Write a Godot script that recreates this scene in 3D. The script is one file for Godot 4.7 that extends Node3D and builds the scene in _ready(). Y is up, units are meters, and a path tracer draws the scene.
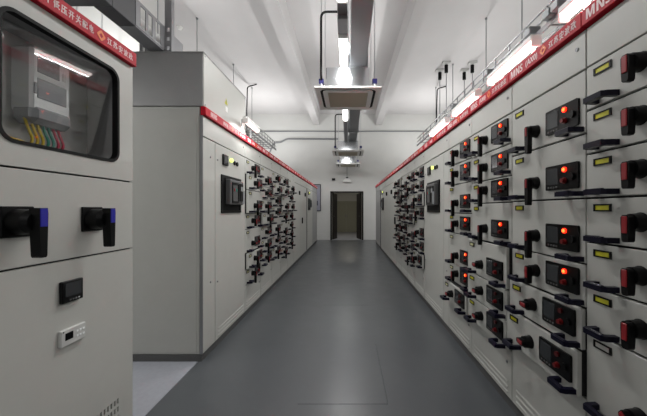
extends Node3D
# Switchgear room. x right, y up, the camera looks along -z; the helpers below take z as distance from the camera ("depth").

const EYE := 1.31          # camera height
const FOCAL := 300.0       # focal length in pixels of the 647 x 416 frame
const LX := -1.245         # front plane of the left row
const RX := 1.06           # front plane of the right row
const FAR := 12.7          # far wall
const TOP := 5.32          # ceiling
const W_LEFT := -5.0

var M := {}
var cache := {}
var used := {}
var rng := RandomNumberGenerator.new()


# ---------------------------------------------------------------- nodes
func numbered(called: String) -> String:
	var n: int = used.get(called, 0)
	used[called] = n + 1
	return called if n == 0 else "%s_%03d" % [called, n]


func thing(called: String, label: String, category: String, at := Vector3.ZERO, turn := 0.0, group := "") -> Node3D:
	var o := Node3D.new()
	o.name = numbered(called)
	o.position = at
	o.rotation.y = turn
	add_child(o)
	tag(o, label, category, group)
	return o


func tag(o: Node, label: String, category: String, group := "") -> void:
	o.set_meta("label", label)
	o.set_meta("category", category)
	if group != "":
		o.set_meta("group", group)


func part(called: String, mesh: Mesh, mat: Material, parent: Node, at := Vector3.ZERO, turn := Vector3.ZERO) -> MeshInstance3D:
	var o := MeshInstance3D.new()
	o.mesh = mesh
	o.material_override = mat
	o.position = at
	o.rotation = turn
	# a repeat under the same parent takes a three-digit number
	var key := "%d/%s" % [parent.get_instance_id(), called]
	var n: int = used.get(key, 0)
	used[key] = n + 1
	o.name = called if n == 0 else "%s_%03d" % [called, n]
	parent.add_child(o, true)
	return o


func struct(called: String, mesh: Mesh, mat: Material, at := Vector3.ZERO, label := "", category := "") -> MeshInstance3D:
	var o := MeshInstance3D.new()
	o.mesh = mesh
	o.material_override = mat
	o.position = at
	o.name = numbered(called)
	o.set_meta("kind", "structure")
	if label != "":
		tag(o, label, category)
	add_child(o)
	return o


# ---------------------------------------------------------------- shapes
func tri_out(st: SurfaceTool, a: Vector3, b: Vector3, c: Vector3, mid: Vector3) -> void:
	if (b - a).cross(c - a).dot((a + b + c) / 3.0 - mid) > 0.0:
		st.add_vertex(a); st.add_vertex(c); st.add_vertex(b)
	else:
		st.add_vertex(a); st.add_vertex(b); st.add_vertex(c)


func quad_out(st: SurfaceTool, a: Vector3, b: Vector3, c: Vector3, d: Vector3, mid: Vector3) -> void:
	tri_out(st, a, b, c, mid)
	tri_out(st, a, c, d, mid)


func start() -> SurfaceTool:
	var st := SurfaceTool.new()
	st.begin(Mesh.PRIMITIVE_TRIANGLES)
	st.set_smooth_group(-1)
	return st


func done(st: SurfaceTool) -> ArrayMesh:
	st.generate_normals()
	return st.commit()


# a box with chamfered edges, centred
func box(x: float, y: float, z: float, b := 0.0) -> ArrayMesh:
	var key := "b%.4f,%.4f,%.4f,%.4f" % [x, y, z, b]
	if cache.has(key):
		return cache[key]
	var st := start()
	var h := Vector3(x, y, z) / 2.0
	b = minf(b, minf(h.x, minf(h.y, h.z)) * 0.9)
	for axis in 3:
		var u := (axis + 1) % 3
		var v := (axis + 2) % 3
		for s in [-1.0, 1.0]:
			var q := []
			for c in [[-1, -1], [1, -1], [1, 1], [-1, 1]]:
				var p := Vector3.ZERO
				p[axis] = s * h[axis]
				p[u] = c[0] * (h[u] - b)
				p[v] = c[1] * (h[v] - b)
				q.append(p)
			quad_out(st, q[0], q[1], q[2], q[3], Vector3.ZERO)
		if b > 0.0:
			for su in [-1.0, 1.0]:
				for sv in [-1.0, 1.0]:
					var q := []
					for e in [[-1, 0], [1, 0], [1, 1], [-1, 1]]:
						var p := Vector3.ZERO
						p[axis] = e[0] * (h[axis] - b)
						p[u] = su * (h[u] - (b if e[1] == 1 else 0.0))
						p[v] = sv * (h[v] - (0.0 if e[1] == 1 else b))
						q.append(p)
					quad_out(st, q[0], q[1], q[2], q[3], Vector3.ZERO)
	if b > 0.0:
		for sx in [-1.0, 1.0]:
			for sy in [-1.0, 1.0]:
				for sz in [-1.0, 1.0]:
					tri_out(st, Vector3(sx * h.x, sy * (h.y - b), sz * (h.z - b)), Vector3(sx * (h.x - b), sy * h.y, sz * (h.z - b)), Vector3(sx * (h.x - b), sy * (h.y - b), sz * h.z), Vector3.ZERO)
	cache[key] = done(st)
	return cache[key]


func cyl(r: float, length: float, axis := "y", segs := 16, r2 := -1.0) -> ArrayMesh:
	var key := "c%.4f,%.4f,%s,%d,%.4f" % [r, length, axis, segs, r2]
	if cache.has(key):
		return cache[key]
	var m := CylinderMesh.new()
	m.bottom_radius = r
	m.top_radius = r if r2 < 0.0 else r2
	m.height = length
	m.radial_segments = segs
	m.rings = 0
	var turn := Basis()
	if axis == "z":
		turn = Basis(Vector3.RIGHT, PI / 2)
	elif axis == "x":
		turn = Basis(Vector3.BACK, -PI / 2)
	cache[key] = join([[m, Vector3.ZERO, turn]])
	return cache[key]


# [[mesh, position, basis or nothing], ...] as one mesh
func join(list: Array) -> ArrayMesh:
	var st := SurfaceTool.new()
	st.begin(Mesh.PRIMITIVE_TRIANGLES)
	for e in list:
		st.append_from(e[0], 0, Transform3D(e[2] if e.size() > 2 else Basis(), e[1]))
	return st.commit()


# boxes given as [x0, x1, y0, y1, z0, z1] as one mesh
func boxes(list: Array, bevel := 0.0) -> ArrayMesh:
	var all := []
	for b in list:
		all.append([box(b[1] - b[0], b[3] - b[2], b[5] - b[4], bevel), Vector3(b[0] + b[1], b[2] + b[3], b[4] + b[5]) / 2.0])
	return join(all)


# an outline in x, y (anticlockwise) given depth z0 .. z1
func slab(outline: PackedVector2Array, z0: float, z1: float) -> ArrayMesh:
	var st := start()
	var t := Geometry2D.triangulate_polygon(outline)
	for k in range(0, t.size(), 3):
		var a := outline[t[k]]
		var b := outline[t[k + 1]]
		var c := outline[t[k + 2]]
		if (b - a).cross(c - a) < 0.0:
			var s := b
			b = c
			c = s
		for p in [a, c, b]:
			st.add_vertex(Vector3(p.x, p.y, z1))
		for p in [a, b, c]:
			st.add_vertex(Vector3(p.x, p.y, z0))
	for k in outline.size():
		var a := outline[k]
		var b := outline[(k + 1) % outline.size()]
		for p in [Vector3(a.x, a.y, z0), Vector3(b.x, b.y, z1), Vector3(b.x, b.y, z0), Vector3(a.x, a.y, z0), Vector3(a.x, a.y, z1), Vector3(b.x, b.y, z1)]:
			st.add_vertex(p)
	return done(st)


func rounded(x0: float, x1: float, y0: float, y1: float, r: float, k := 6) -> PackedVector2Array:
	var out := PackedVector2Array()
	var mids := [Vector2(x1 - r, y0 + r), Vector2(x1 - r, y1 - r), Vector2(x0 + r, y1 - r), Vector2(x0 + r, y0 + r)]
	for c in 4:
		for i in k + 1:
			var a := -PI / 2 + c * PI / 2 + i * PI / 2 / k
			out.append(mids[c] + r * Vector2(cos(a), sin(a)))
	return out


# a plate between two outlines of equal length (the outer may repeat points)
func ring(outer: PackedVector2Array, inner: PackedVector2Array, z0: float, z1: float) -> ArrayMesh:
	var st := start()
	var n := outer.size()
	for k in n:
		var j := (k + 1) % n
		var a := outer[k]
		var b := outer[j]
		var c := inner[j]
		var d := inner[k]
		for q in [[a, b, c], [a, c, d]]:
			if absf((q[1] - q[0]).cross(q[2] - q[0])) > 1e-10:
				for p in [q[0], q[2], q[1]]:
					st.add_vertex(Vector3(p.x, p.y, z1))
				for p in [q[0], q[1], q[2]]:
					st.add_vertex(Vector3(p.x, p.y, z0))
		if not a.is_equal_approx(b):
			for p in [Vector3(a.x, a.y, z0), Vector3(b.x, b.y, z1), Vector3(b.x, b.y, z0), Vector3(a.x, a.y, z0), Vector3(a.x, a.y, z1), Vector3(b.x, b.y, z1)]:
				st.add_vertex(p)
		if not c.is_equal_approx(d):
			for p in [Vector3(d.x, d.y, z0), Vector3(c.x, c.y, z0), Vector3(c.x, c.y, z1), Vector3(d.x, d.y, z0), Vector3(c.x, c.y, z1), Vector3(d.x, d.y, z1)]:
				st.add_vertex(p)
	return done(st)


func corners_for(x0: float, x1: float, y0: float, y1: float, k := 6) -> PackedVector2Array:
	var out := PackedVector2Array()
	for c in [Vector2(x1, y0), Vector2(x1, y1), Vector2(x0, y1), Vector2(x0, y0)]:
		for i in k + 1:
			out.append(c)
	return out


# a plate with rectangular openings [x0, x1, y0, y1]
func pierced(x0: float, x1: float, y0: float, y1: float, z0: float, z1: float, holes: Array) -> ArrayMesh:
	var xs := [x0, x1]
	var ys := [y0, y1]
	for h in holes:
		xs.append_array([h[0], h[1]])
		ys.append_array([h[2], h[3]])
	xs.sort()
	ys.sort()
	var list := []
	for j in ys.size() - 1:
		if ys[j + 1] - ys[j] < 1e-5:
			continue
		var run := INF
		for i in xs.size() - 1:
			if xs[i + 1] - xs[i] < 1e-5:
				continue
			var mid := Vector2((xs[i] + xs[i + 1]) / 2.0, (ys[j] + ys[j + 1]) / 2.0)
			var open := false
			for h in holes:
				if mid.x > h[0] and mid.x < h[1] and mid.y > h[2] and mid.y < h[3]:
					open = true
			if open:
				if run != INF:
					list.append([run, xs[i], ys[j], ys[j + 1], z0, z1])
				run = INF
			elif run == INF:
				run = xs[i]
		if run != INF:
			list.append([run, x1, ys[j], ys[j + 1], z0, z1])
	return boxes(list)


# a round tube along a path
func tube(path: Array, r: float, segs := 8) -> ArrayMesh:
	var st := SurfaceTool.new()
	st.begin(Mesh.PRIMITIVE_TRIANGLES)
	st.set_smooth_group(0)
	var side := Vector3.ZERO
	var rings := []
	for i in path.size():
		var along: Vector3 = (path[mini(i + 1, path.size() - 1)] - path[maxi(i - 1, 0)]).normalized()
		if i == 0:
			side = along.cross(Vector3.UP if absf(along.y) < 0.9 else Vector3.RIGHT).normalized()
		side = (side - along * side.dot(along)).normalized()
		var up := along.cross(side)
		var row := []
		for k in segs:
			var a := TAU * k / segs
			row.append(path[i] + r * (cos(a) * side + sin(a) * up))
		rings.append(row)
	for i in path.size() - 1:
		var mid: Vector3 = (path[i] + path[i + 1]) / 2.0
		for k in segs:
			quad_out(st, rings[i][k], rings[i][(k + 1) % segs], rings[i + 1][(k + 1) % segs], rings[i + 1][k], mid)
	for e in [0, path.size() - 1]:
		var mid: Vector3 = path[1] if e == 0 else path[path.size() - 2]
		for k in segs:
			tri_out(st, path[e], rings[e][k], rings[e][(k + 1) % segs], mid)
	st.generate_normals()
	return st.commit()


# a path whose inner corners are rounded
func bent(points: Array, r: float, k := 5) -> Array:
	var out := [points[0]]
	for i in range(1, points.size() - 1):
		var p: Vector3 = points[i]
		var a: Vector3 = p + (points[i - 1] - p).normalized() * r
		var b: Vector3 = p + (points[i + 1] - p).normalized() * r
		for j in k + 1:
			var t := float(j) / k
			out.append(a.lerp(p, t).lerp(p.lerp(b, t), t))
	out.append(points[-1])
	return out


# strokes (polylines on a unit square) as flat bars
func strokes(list: Array, at: Vector2, w: float, h: float, thick: float, z: float) -> Array:
	var out := []
	for line in list:
		for k in range(0, line.size() - 2, 2):
			var a := at + Vector2(line[k] * w, line[k + 1] * h)
			var b := at + Vector2(line[k + 2] * w, line[k + 3] * h)
			var d := b - a
			out.append([box(d.length() + thick * 0.8, thick, 0.0016), Vector3((a.x + b.x) / 2.0, (a.y + b.y) / 2.0, z), Basis(Vector3.BACK, d.angle())])
	return out


func text(words: String, height: float, depth := 0.0016) -> Mesh:
	var key := "t%s,%.4f" % [words, height]
	if cache.has(key):
		return cache[key]
	var t := TextMesh.new()
	var f := SystemFont.new()
	f.font_names = PackedStringArray(["Droid Sans"])
	f.font_weight = 700
	t.font = f
	t.text = words
	t.font_size = 32
	t.pixel_size = height / 23.0
	t.depth = depth
	t.curve_step = 2.0
	cache[key] = t
	return t


const GLYPH := {
	"jiang": [[.1, .88, .26, .74], [.03, .62, .2, .5], [.06, .05, .28, .38], [.4, .82, .95, .82], [.67, .82, .67, .12], [.33, .12, 1., .12]],
	"su": [[.08, .82, .92, .82], [.33, .97, .33, .7], [.67, .97, .67, .7], [.15, .56, .76, .56, .7, .08, .56, .16], [.47, .7, .4, .35, .14, .04], [.14, .4, .05, .22], [.86, .4, .97, .2]],
	"an": [[.5, 1., .5, .86], [.08, .64, .08, .82, .92, .82, .9, .66], [.46, .7, .25, .3, .82, .03], [.7, .48, .52, .2, .12, .02], [.04, .46, .96, .46]],
	"bo": [[.1, .88, .24, .76], [.04, .62, .18, .5], [.06, .05, .26, .36], [.36, .78, .96, .78, .9, .62], [.38, .78, .38, .3, .26, .02], [.66, .98, .66, .5], [.4, .5, .88, .5, .62, .14, .36, .02], [.5, .4, .95, .02]],
	"zheng": [[.02, .86, .5, .86], [.27, .86, .27, .12], [.27, .5, .48, .5], [.1, .55, .1, .1], [.02, .1, .5, .14], [.68, .98, .52, .56], [.6, .72, .98, .72], [.88, .72, .72, .3, .5, .02], [.62, .55, .98, .02]],
	"di": [[.3, .98, .04, .52], [.18, .72, .18, .02], [.88, .94, .42, .82], [.42, .84, .42, .16, .64, .24], [.42, .54, .96, .54], [.66, .86, .76, .2, .95, .08]],
	"ya": [[.12, .9, .95, .9], [.14, .9, .12, .35, .02, .02], [.3, .52, .88, .52], [.58, .8, .58, .08], [.2, .06, .98, .06], [.76, .36, .86, .2]],
	"kai": [[.1, .88, .9, .88], [.03, .5, .97, .5], [.32, .88, .3, .4, .1, .02], [.68, .88, .68, .02]],
	"guan": [[.28, .98, .38, .82], [.72, .98, .6, .82], [.14, .78, .86, .78], [.04, .46, .96, .46], [.5, .78, .46, .35, .08, .02], [.52, .44, .94, .02]],
	"pei": [[.04, .88, .5, .88], [.08, .66, .08, .04, .46, .04, .46, .66, .08, .66], [.2, .88, .2, .4], [.34, .88, .34, .4], [.08, .28, .46, .28], [.58, .84, .92, .84, .92, .52, .6, .52, .6, .08, .98, .08, .98, .22]],
	"dian": [[.2, .8, .2, .32, .8, .32, .8, .8, .2, .8], [.2, .56, .8, .56], [.5, .98, .5, .06, .96, .06, .96, .2]],
}


# ---------------------------------------------------------------- materials
func mat(color: Color, rough := 0.5, metal := 0.0) -> StandardMaterial3D:
	var m := StandardMaterial3D.new()
	m.albedo_color = color
	m.roughness = rough
	m.metallic = metal
	return m


func glow(color: Color, energy: float) -> StandardMaterial3D:
	var m := mat(color, 0.4)
	m.emission_enabled = true
	m.emission = color
	m.emission_energy_multiplier = energy
	return m


func noise_tex(freq: float, lo: Color, hi: Color, seed_: int, octaves := 4) -> NoiseTexture2D:
	var n := FastNoiseLite.new()
	n.noise_type = FastNoiseLite.TYPE_SIMPLEX_SMOOTH
	n.frequency = freq
	n.seed = seed_
	n.fractal_octaves = octaves
	var g := Gradient.new()
	g.set_color(0, lo)
	g.set_color(1, hi)
	var t := NoiseTexture2D.new()
	t.width = 512
	t.height = 512
	t.seamless = true
	t.noise = n
	t.color_ramp = g
	return t


func mottled(color: Color, spread: float, rough: float, scale: float, seed_: int, freq := 0.012) -> StandardMaterial3D:
	var m := mat(Color.WHITE, rough)
	m.albedo_texture = noise_tex(freq, color.darkened(spread), color.lightened(spread), seed_)
	m.uv1_triplanar = true
	m.uv1_world_triplanar = true
	m.uv1_scale = Vector3.ONE * scale
	return m


func make_materials() -> void:
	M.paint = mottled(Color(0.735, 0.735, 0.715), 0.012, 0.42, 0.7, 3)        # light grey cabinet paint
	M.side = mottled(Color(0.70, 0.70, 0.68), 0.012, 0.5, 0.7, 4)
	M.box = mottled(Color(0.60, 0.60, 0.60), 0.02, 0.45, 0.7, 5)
	M.seam = mat(Color(0.10, 0.10, 0.10), 0.8)
	M.plinth = mat(Color(0.33, 0.33, 0.33), 0.6)
	M.red = mat(Color(0.74, 0.06, 0.16), 0.5)
	M.ink = mat(Color(0.96, 0.86, 0.86), 0.5)
	M.gold = mat(Color(0.93, 0.45, 0.14), 0.45)
	M.black = mat(Color(0.04, 0.04, 0.044), 0.42)
	M.rubber = mat(Color(0.05, 0.05, 0.052), 0.6)
	M.bezel = mat(Color(0.03, 0.03, 0.034), 0.3)
	M.screen = mat(Color(0.20, 0.21, 0.22), 0.2)
	M.handle = mat(Color(0.06, 0.055, 0.13), 0.3)
	for k in ["black", "bezel", "handle", "rubber", "red"]:
		M[k].metallic_specular = 0.3
	M.grip = mat(Color(0.56, 0.07, 0.11), 0.45)
	M.button = mat(Color(0.42, 0.04, 0.05), 0.4)
	M.lamp_on = glow(Color(1.0, 0.14, 0.06), 2.2)
	M.lamp_core = glow(Color(1.0, 0.42, 0.16), 3.2)
	M.lamp_off = mat(Color(0.30, 0.03, 0.035), 0.3)
	M.yellow = mat(Color(0.80, 0.78, 0.14), 0.5)
	M.cream = mat(Color(0.86, 0.85, 0.66), 0.5)
	M.blue = mat(Color(0.14, 0.14, 0.62), 0.4)
	M.steel = mat(Color(0.55, 0.55, 0.56), 0.35, 0.6)
	M.zinc = mat(Color(0.72, 0.73, 0.74), 0.28, 0.9)
	M.shiny = mat(Color(0.86, 0.87, 0.88), 0.16, 1.0)
	M.tray = mat(Color(0.56, 0.56, 0.57), 0.5, 0.15)
	M.darktray = mat(Color(0.30, 0.30, 0.31), 0.5, 0.1)
	M.galv = mat(Color(0.52, 0.53, 0.54), 0.42, 0.3)
	M.plastic = mat(Color(0.90, 0.90, 0.89), 0.4)
	M.meter = mat(Color(0.95, 0.96, 0.96), 0.4)
	M.cover = mat(Color(0.60, 0.61, 0.62), 0.22)
	M.grille = mat(Color(0.72, 0.69, 0.62), 0.6)
	M.wall = mottled(Color(0.83, 0.83, 0.82), 0.015, 0.85, 0.3, 7)
	M.ceiling = mottled(Color(0.79, 0.78, 0.78), 0.012, 0.9, 0.25, 8)
	M.floor = mottled(Color(0.312, 0.324, 0.336), 0.018, 0.34, 0.35, 9, 0.006)
	M.floor.roughness_texture = noise_tex(0.02, Color(0.85, 0.85, 0.85), Color(1, 1, 1), 10)
	M.pale = mottled(Color(0.60, 0.61, 0.64), 0.03, 0.5, 1.5, 12, 0.03)
	M.door = mat(Color(0.62, 0.62, 0.56), 0.5)
	M.wood = mat(Color(0.09, 0.075, 0.065), 0.5)
	M.tube = glow(Color(1.0, 0.99, 0.97), 4.0)
	M.pane = mat(Color(0.30, 0.31, 0.34, 0.05), 0.02)
	M.pane.transparency = BaseMaterial3D.TRANSPARENCY_ALPHA
	M.green_glow = glow(Color(0.93, 1.0, 0.45), 1.7)
	M.wire_yellow = mat(Color(0.80, 0.70, 0.12), 0.45)
	M.wire_green = mat(Color(0.10, 0.52, 0.45), 0.45)
	M.wire_red = mat(Color(0.72, 0.10, 0.26), 0.45)


# ---------------------------------------------------------------- switchgear
# Cabinets are built facing +z with the origin at the left end of the front foot.
var w_shapes := {}


func lettering(strip: Node, w: float, z: float, style: String) -> void:
	var list := []
	var logo_x := 0.0
	var logo_h := 0.02
	if style == "meter":
		logo_x = 0.545
		var before := ["di", "ya", "kai", "guan", "pei", "dian"]
		list.append_array(strokes([[.5, 0., .5, 1.], [.3, .8, .5, 1.]], Vector2(0.272, -0.016), 0.02, 0.032, 0.004, z))
		for k in 6:
			list.append_array(strokes(GLYPH[before[k]], Vector2(0.305 + 0.034 * k, -0.017), 0.026, 0.035, 0.0038, z))
		var after := ["jiang", "su", "an", "bo", "zheng"]
		for k in 5:
			list.append_array(strokes(GLYPH[after[k]], Vector2(0.585 + 0.037 * k, -0.017), 0.028, 0.035, 0.0038, z))
		part("lettering", join(list), M.ink, strip)
	else:
		var k := w / 0.6
		logo_x = 0.341 * k
		part("lettering", text("MNS", 0.044), M.ink, strip, Vector3(0.091 * k, 0, z))
		part("lettering", text("(AX0)", 0.032), M.ink, strip, Vector3(0.240 * k, 0, z))
		var after := ["jiang", "su", "an", "bo", "zheng"]
		for i in 5:
			list.append_array(strokes(GLYPH[after[i]], Vector2((0.388 + 0.038 * i) * k, -0.018), 0.030 * k, 0.036, 0.0045, z))
		part("lettering", join(list), M.ink, strip)
	part("emblem", ring(rounded(-0.02, 0.02, -0.02, 0.02, 0.008, 3), rounded(-0.009, 0.009, -0.009, 0.009, 0.003, 3), 0, 0.0016), M.gold, strip, Vector3(logo_x, 0, z), Vector3(0, 0, PI / 4))


func carcass(t: Node3D, w: float, depth: float, style: String, strip0 := 2.118, strip1 := 2.192) -> void:
	part("body", boxes([[0.002, w - 0.002, 0.06, 2.19, -depth, -0.03]], 0.004), M.side, t)
	part("front_frame", boxes([[0.004, w - 0.004, 0.062, 2.118, -0.03, -0.017]]), M.seam, t)
	part("plinth", boxes([[0.0, w, 0.0, 0.06, -depth, -0.012]]), M.plinth, t)
	var s := part("header_strip", box(w - 0.002, strip1 - strip0, 0.045, 0.003), M.red, t, Vector3(w / 2, (strip0 + strip1) / 2, 0.0))
	var holder := 0.0226
	# lettering is placed from the strip's left end
	var shift := -w / 2
	var before := s.get_child_count()
	lettering(s, w, holder, style)
	for k in range(before, s.get_child_count()):
		s.get_child(k).position.x += shift


func panel(called: String, t: Node, x0: float, x1: float, y0: float, y1: float, z := 0.0, m: Material = null) -> MeshInstance3D:
	return part(called, box(x1 - x0 - 0.006, y1 - y0 - 0.009, 0.02, 0.0025), M.paint if m == null else m, t, Vector3((x0 + x1) / 2, (y0 + y1) / 2, z - 0.01))


func louvres(p: Node, width: float, ys: Array) -> void:
	for y in ys:
		part("louvre", slab(PackedVector2Array([Vector2(0, -0.006), Vector2(0.005, -0.005), Vector2(0, 0.006)]), -width / 2, width / 2), M.paint, p, Vector3(0, y, 0.0095), Vector3(0, -PI / 2, 0))
		part("louvre_gap", box(width, 0.003, 0.002), M.seam, p, Vector3(0, y - 0.0075, 0.0093))


func lock(p: Node, at: Vector3) -> void:
	part("lock", join([[cyl(0.009, 0.006, "z", 12), Vector3.ZERO], [box(0.004, 0.011, 0.004), Vector3(0, 0, 0.004)]]), M.steel, p, at)


func handle_shape() -> ArrayMesh:
	if not cache.has("handle"):
		var o := PackedVector2Array([Vector2(-0.058, 0), Vector2(-0.036, 0), Vector2(-0.032, -0.040), Vector2(0.032, -0.040), Vector2(0.036, 0), Vector2(0.058, 0), Vector2(0.054, -0.046), Vector2(0.044, -0.064), Vector2(-0.044, -0.064), Vector2(-0.054, -0.046)])
		o.reverse()
		if Geometry2D.is_polygon_clockwise(o):
			o.reverse()
		var m := slab(o, -0.011, 0.011)
		# turned so that it stands out of the panel along +z, with a thin lip on top
		cache.handle = join([[m, Vector3.ZERO, Basis(Vector3.RIGHT, -PI / 2)], [box(0.084, 0.005, 0.014, 0.002), Vector3(0, 0.012, 0.053)]])
	return cache.handle


func lever_shape(length: float) -> ArrayMesh:
	var key := "lever%.3f" % length
	if not cache.has(key):
		var o := PackedVector2Array([Vector2(-0.017, -0.005), Vector2(-0.013, -length + 0.006), Vector2(-0.008, -length), Vector2(0.008, -length), Vector2(0.013, -length + 0.006), Vector2(0.017, -0.005), Vector2(0.017, 0.018), Vector2(0.010, 0.026), Vector2(-0.010, 0.026), Vector2(-0.017, 0.018)])
		cache[key] = slab(o, -0.013, 0.013)
	return cache[key]


func rotary(d: Node, x: float, y: float, style: String) -> void:
	part("switch_hub", join([[cyl(0.036, 0.012, "z", 20), Vector3(0, 0, 0.006)], [cyl(0.034, 0.04, "z", 20, 0.031), Vector3(0, 0, 0.028)]]), M.black, d, Vector3(x, y, 0))
	var length: float = {"long": 0.125, "short": 0.072, "side": 0.036, "angled": 0.15}[style]
	var turn: float = {"long": 0.0, "short": 0.0, "side": -PI / 2, "angled": 0.95}[style]
	var lever := part("switch_lever", lever_shape(length), M.black, d, Vector3(x, y, 0.056), Vector3(0, 0, turn))
	var red_len: float = {"long": 0.05, "short": 0.062, "side": 0.045, "angled": 0.075}[style]
	part("lever_cap", box(0.016 if style == "long" else 0.021, red_len, 0.005, 0.002), M.grip, d, lever.position + Basis(Vector3.BACK, turn) * Vector3(0, 0.022 - red_len / 2, 0.0145), Vector3(0, 0, turn))


# one withdrawable unit; spec = [bottom, top, lever, lit, pulled out, plate colour]
func drawer(t: Node, w: float, spec: Array, scale := 1.0) -> void:
	var y0: float = spec[0]
	var y1: float = spec[1]
	var out: float = spec[4]
	var h := y1 - y0
	var d := panel("drawer", t, 0.0, w, y0, y1, out)
	if out > 0.005:
		part("drawer_side", boxes([[-w / 2 + 0.006, w / 2 - 0.006, -h / 2 + 0.008, h / 2 - 0.008, -0.016 - out, -0.0095]]), M.seam, d)
	var z := 0.01
	var low := -h / 2                                            # bottom edge of this front
	var left := -w / 2
	var s := w / 0.6
	part("name_plate", ring(corners_for(-0.043, 0.043, -0.0155, 0.0155, 1), corners_for(-0.034, 0.034, -0.0095, 0.0095, 1), 0, 0.005), M.black, d, Vector3(left + 0.088 * s, h / 2 - 0.042, z))
	part("plate_card", box(0.070, 0.021, 0.003), M[spec[5]], d, Vector3(left + 0.088 * s, h / 2 - 0.042, z + 0.0012))
	rotary(d, left + 0.25 * s, low + 0.098, spec[2])
	var px := left + 0.454 * s
	var py := low + minf(0.110, h - 0.075)
	part("control_panel", slab(rounded(-0.1125, 0.1125, -0.062, 0.062, 0.007, 2), 0, 0.010), M.bezel, d, Vector3(px, py, z))
	part("screen", box(0.082, 0.082, 0.003, 0.001), M.screen, d, Vector3(px - 0.058, py + 0.006, z + 0.0105))
	for k in 4:
		part("key", box(0.012, 0.009, 0.003, 0.001), M.plinth, d, Vector3(px - 0.088 + 0.02 * k, py - 0.049, z + 0.0105))
	var lit: bool = spec[3]
	var lx := px + 0.030
	if lit:
		part("indicator_lamp", cyl(0.0125, 0.008, "z", 14), M.lamp_on, d, Vector3(lx, py + 0.033, z + 0.013))
		part("lamp_lens", cyl(0.0085, 0.004, "z", 12, 0.006), M.lamp_core, d, Vector3(lx, py + 0.033, z + 0.019))
	else:
		part("indicator_lamp", cyl(0.0125, 0.010, "z", 14), M.lamp_off, d, Vector3(lx, py + 0.033, z + 0.014))
	part("push_button", join([[cyl(0.015, 0.008, "z", 14), Vector3.ZERO], [cyl(0.011, 0.012, "z", 14), Vector3(0, 0, 0.009)]]), M.button, d, Vector3(lx, py - 0.020, z + 0.013))
	part("selector_knob", join([[cyl(0.017, 0.010, "z", 14), Vector3.ZERO], [box(0.010, 0.030, 0.018, 0.003), Vector3(0, 0, 0.012)]]), M.black, d, Vector3(px + 0.078, py - 0.004, z + 0.014))
	part("pull_handle", handle_shape(), M.handle, d, Vector3(left + 0.108 * s, low + 0.022, z))
	part("pull_handle", handle_shape(), M.handle, d, Vector3(left + 0.532 * s, low + 0.022, z))


func drawer_cabinet(called: String, label: String, group: String, at: Vector3, turn: float, w: float, specs: Array, foot := true) -> void:
	var t := thing(called, label, "cabinet", at, turn, group)
	carcass(t, w, 1.0, "row")
	var hp := panel("header_panel", t, 0.0, w, 1.935, 2.116)
	lock(hp, Vector3(w / 2 - 0.05, 0.02, 0.012))
	for s in specs:
		drawer(t, w, s)
	if foot:
		var low: float = specs[specs.size() - 1][0]
		var bp := panel("base_panel", t, 0.0, w, 0.062, low)
		var mid := (0.062 + low) / 2
		louvres(bp, w - 0.1, [0.10 - mid, 0.135 - mid, 0.17 - mid])
		lock(bp, Vector3(w / 2 - 0.06, 0.07, 0.012))


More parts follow.
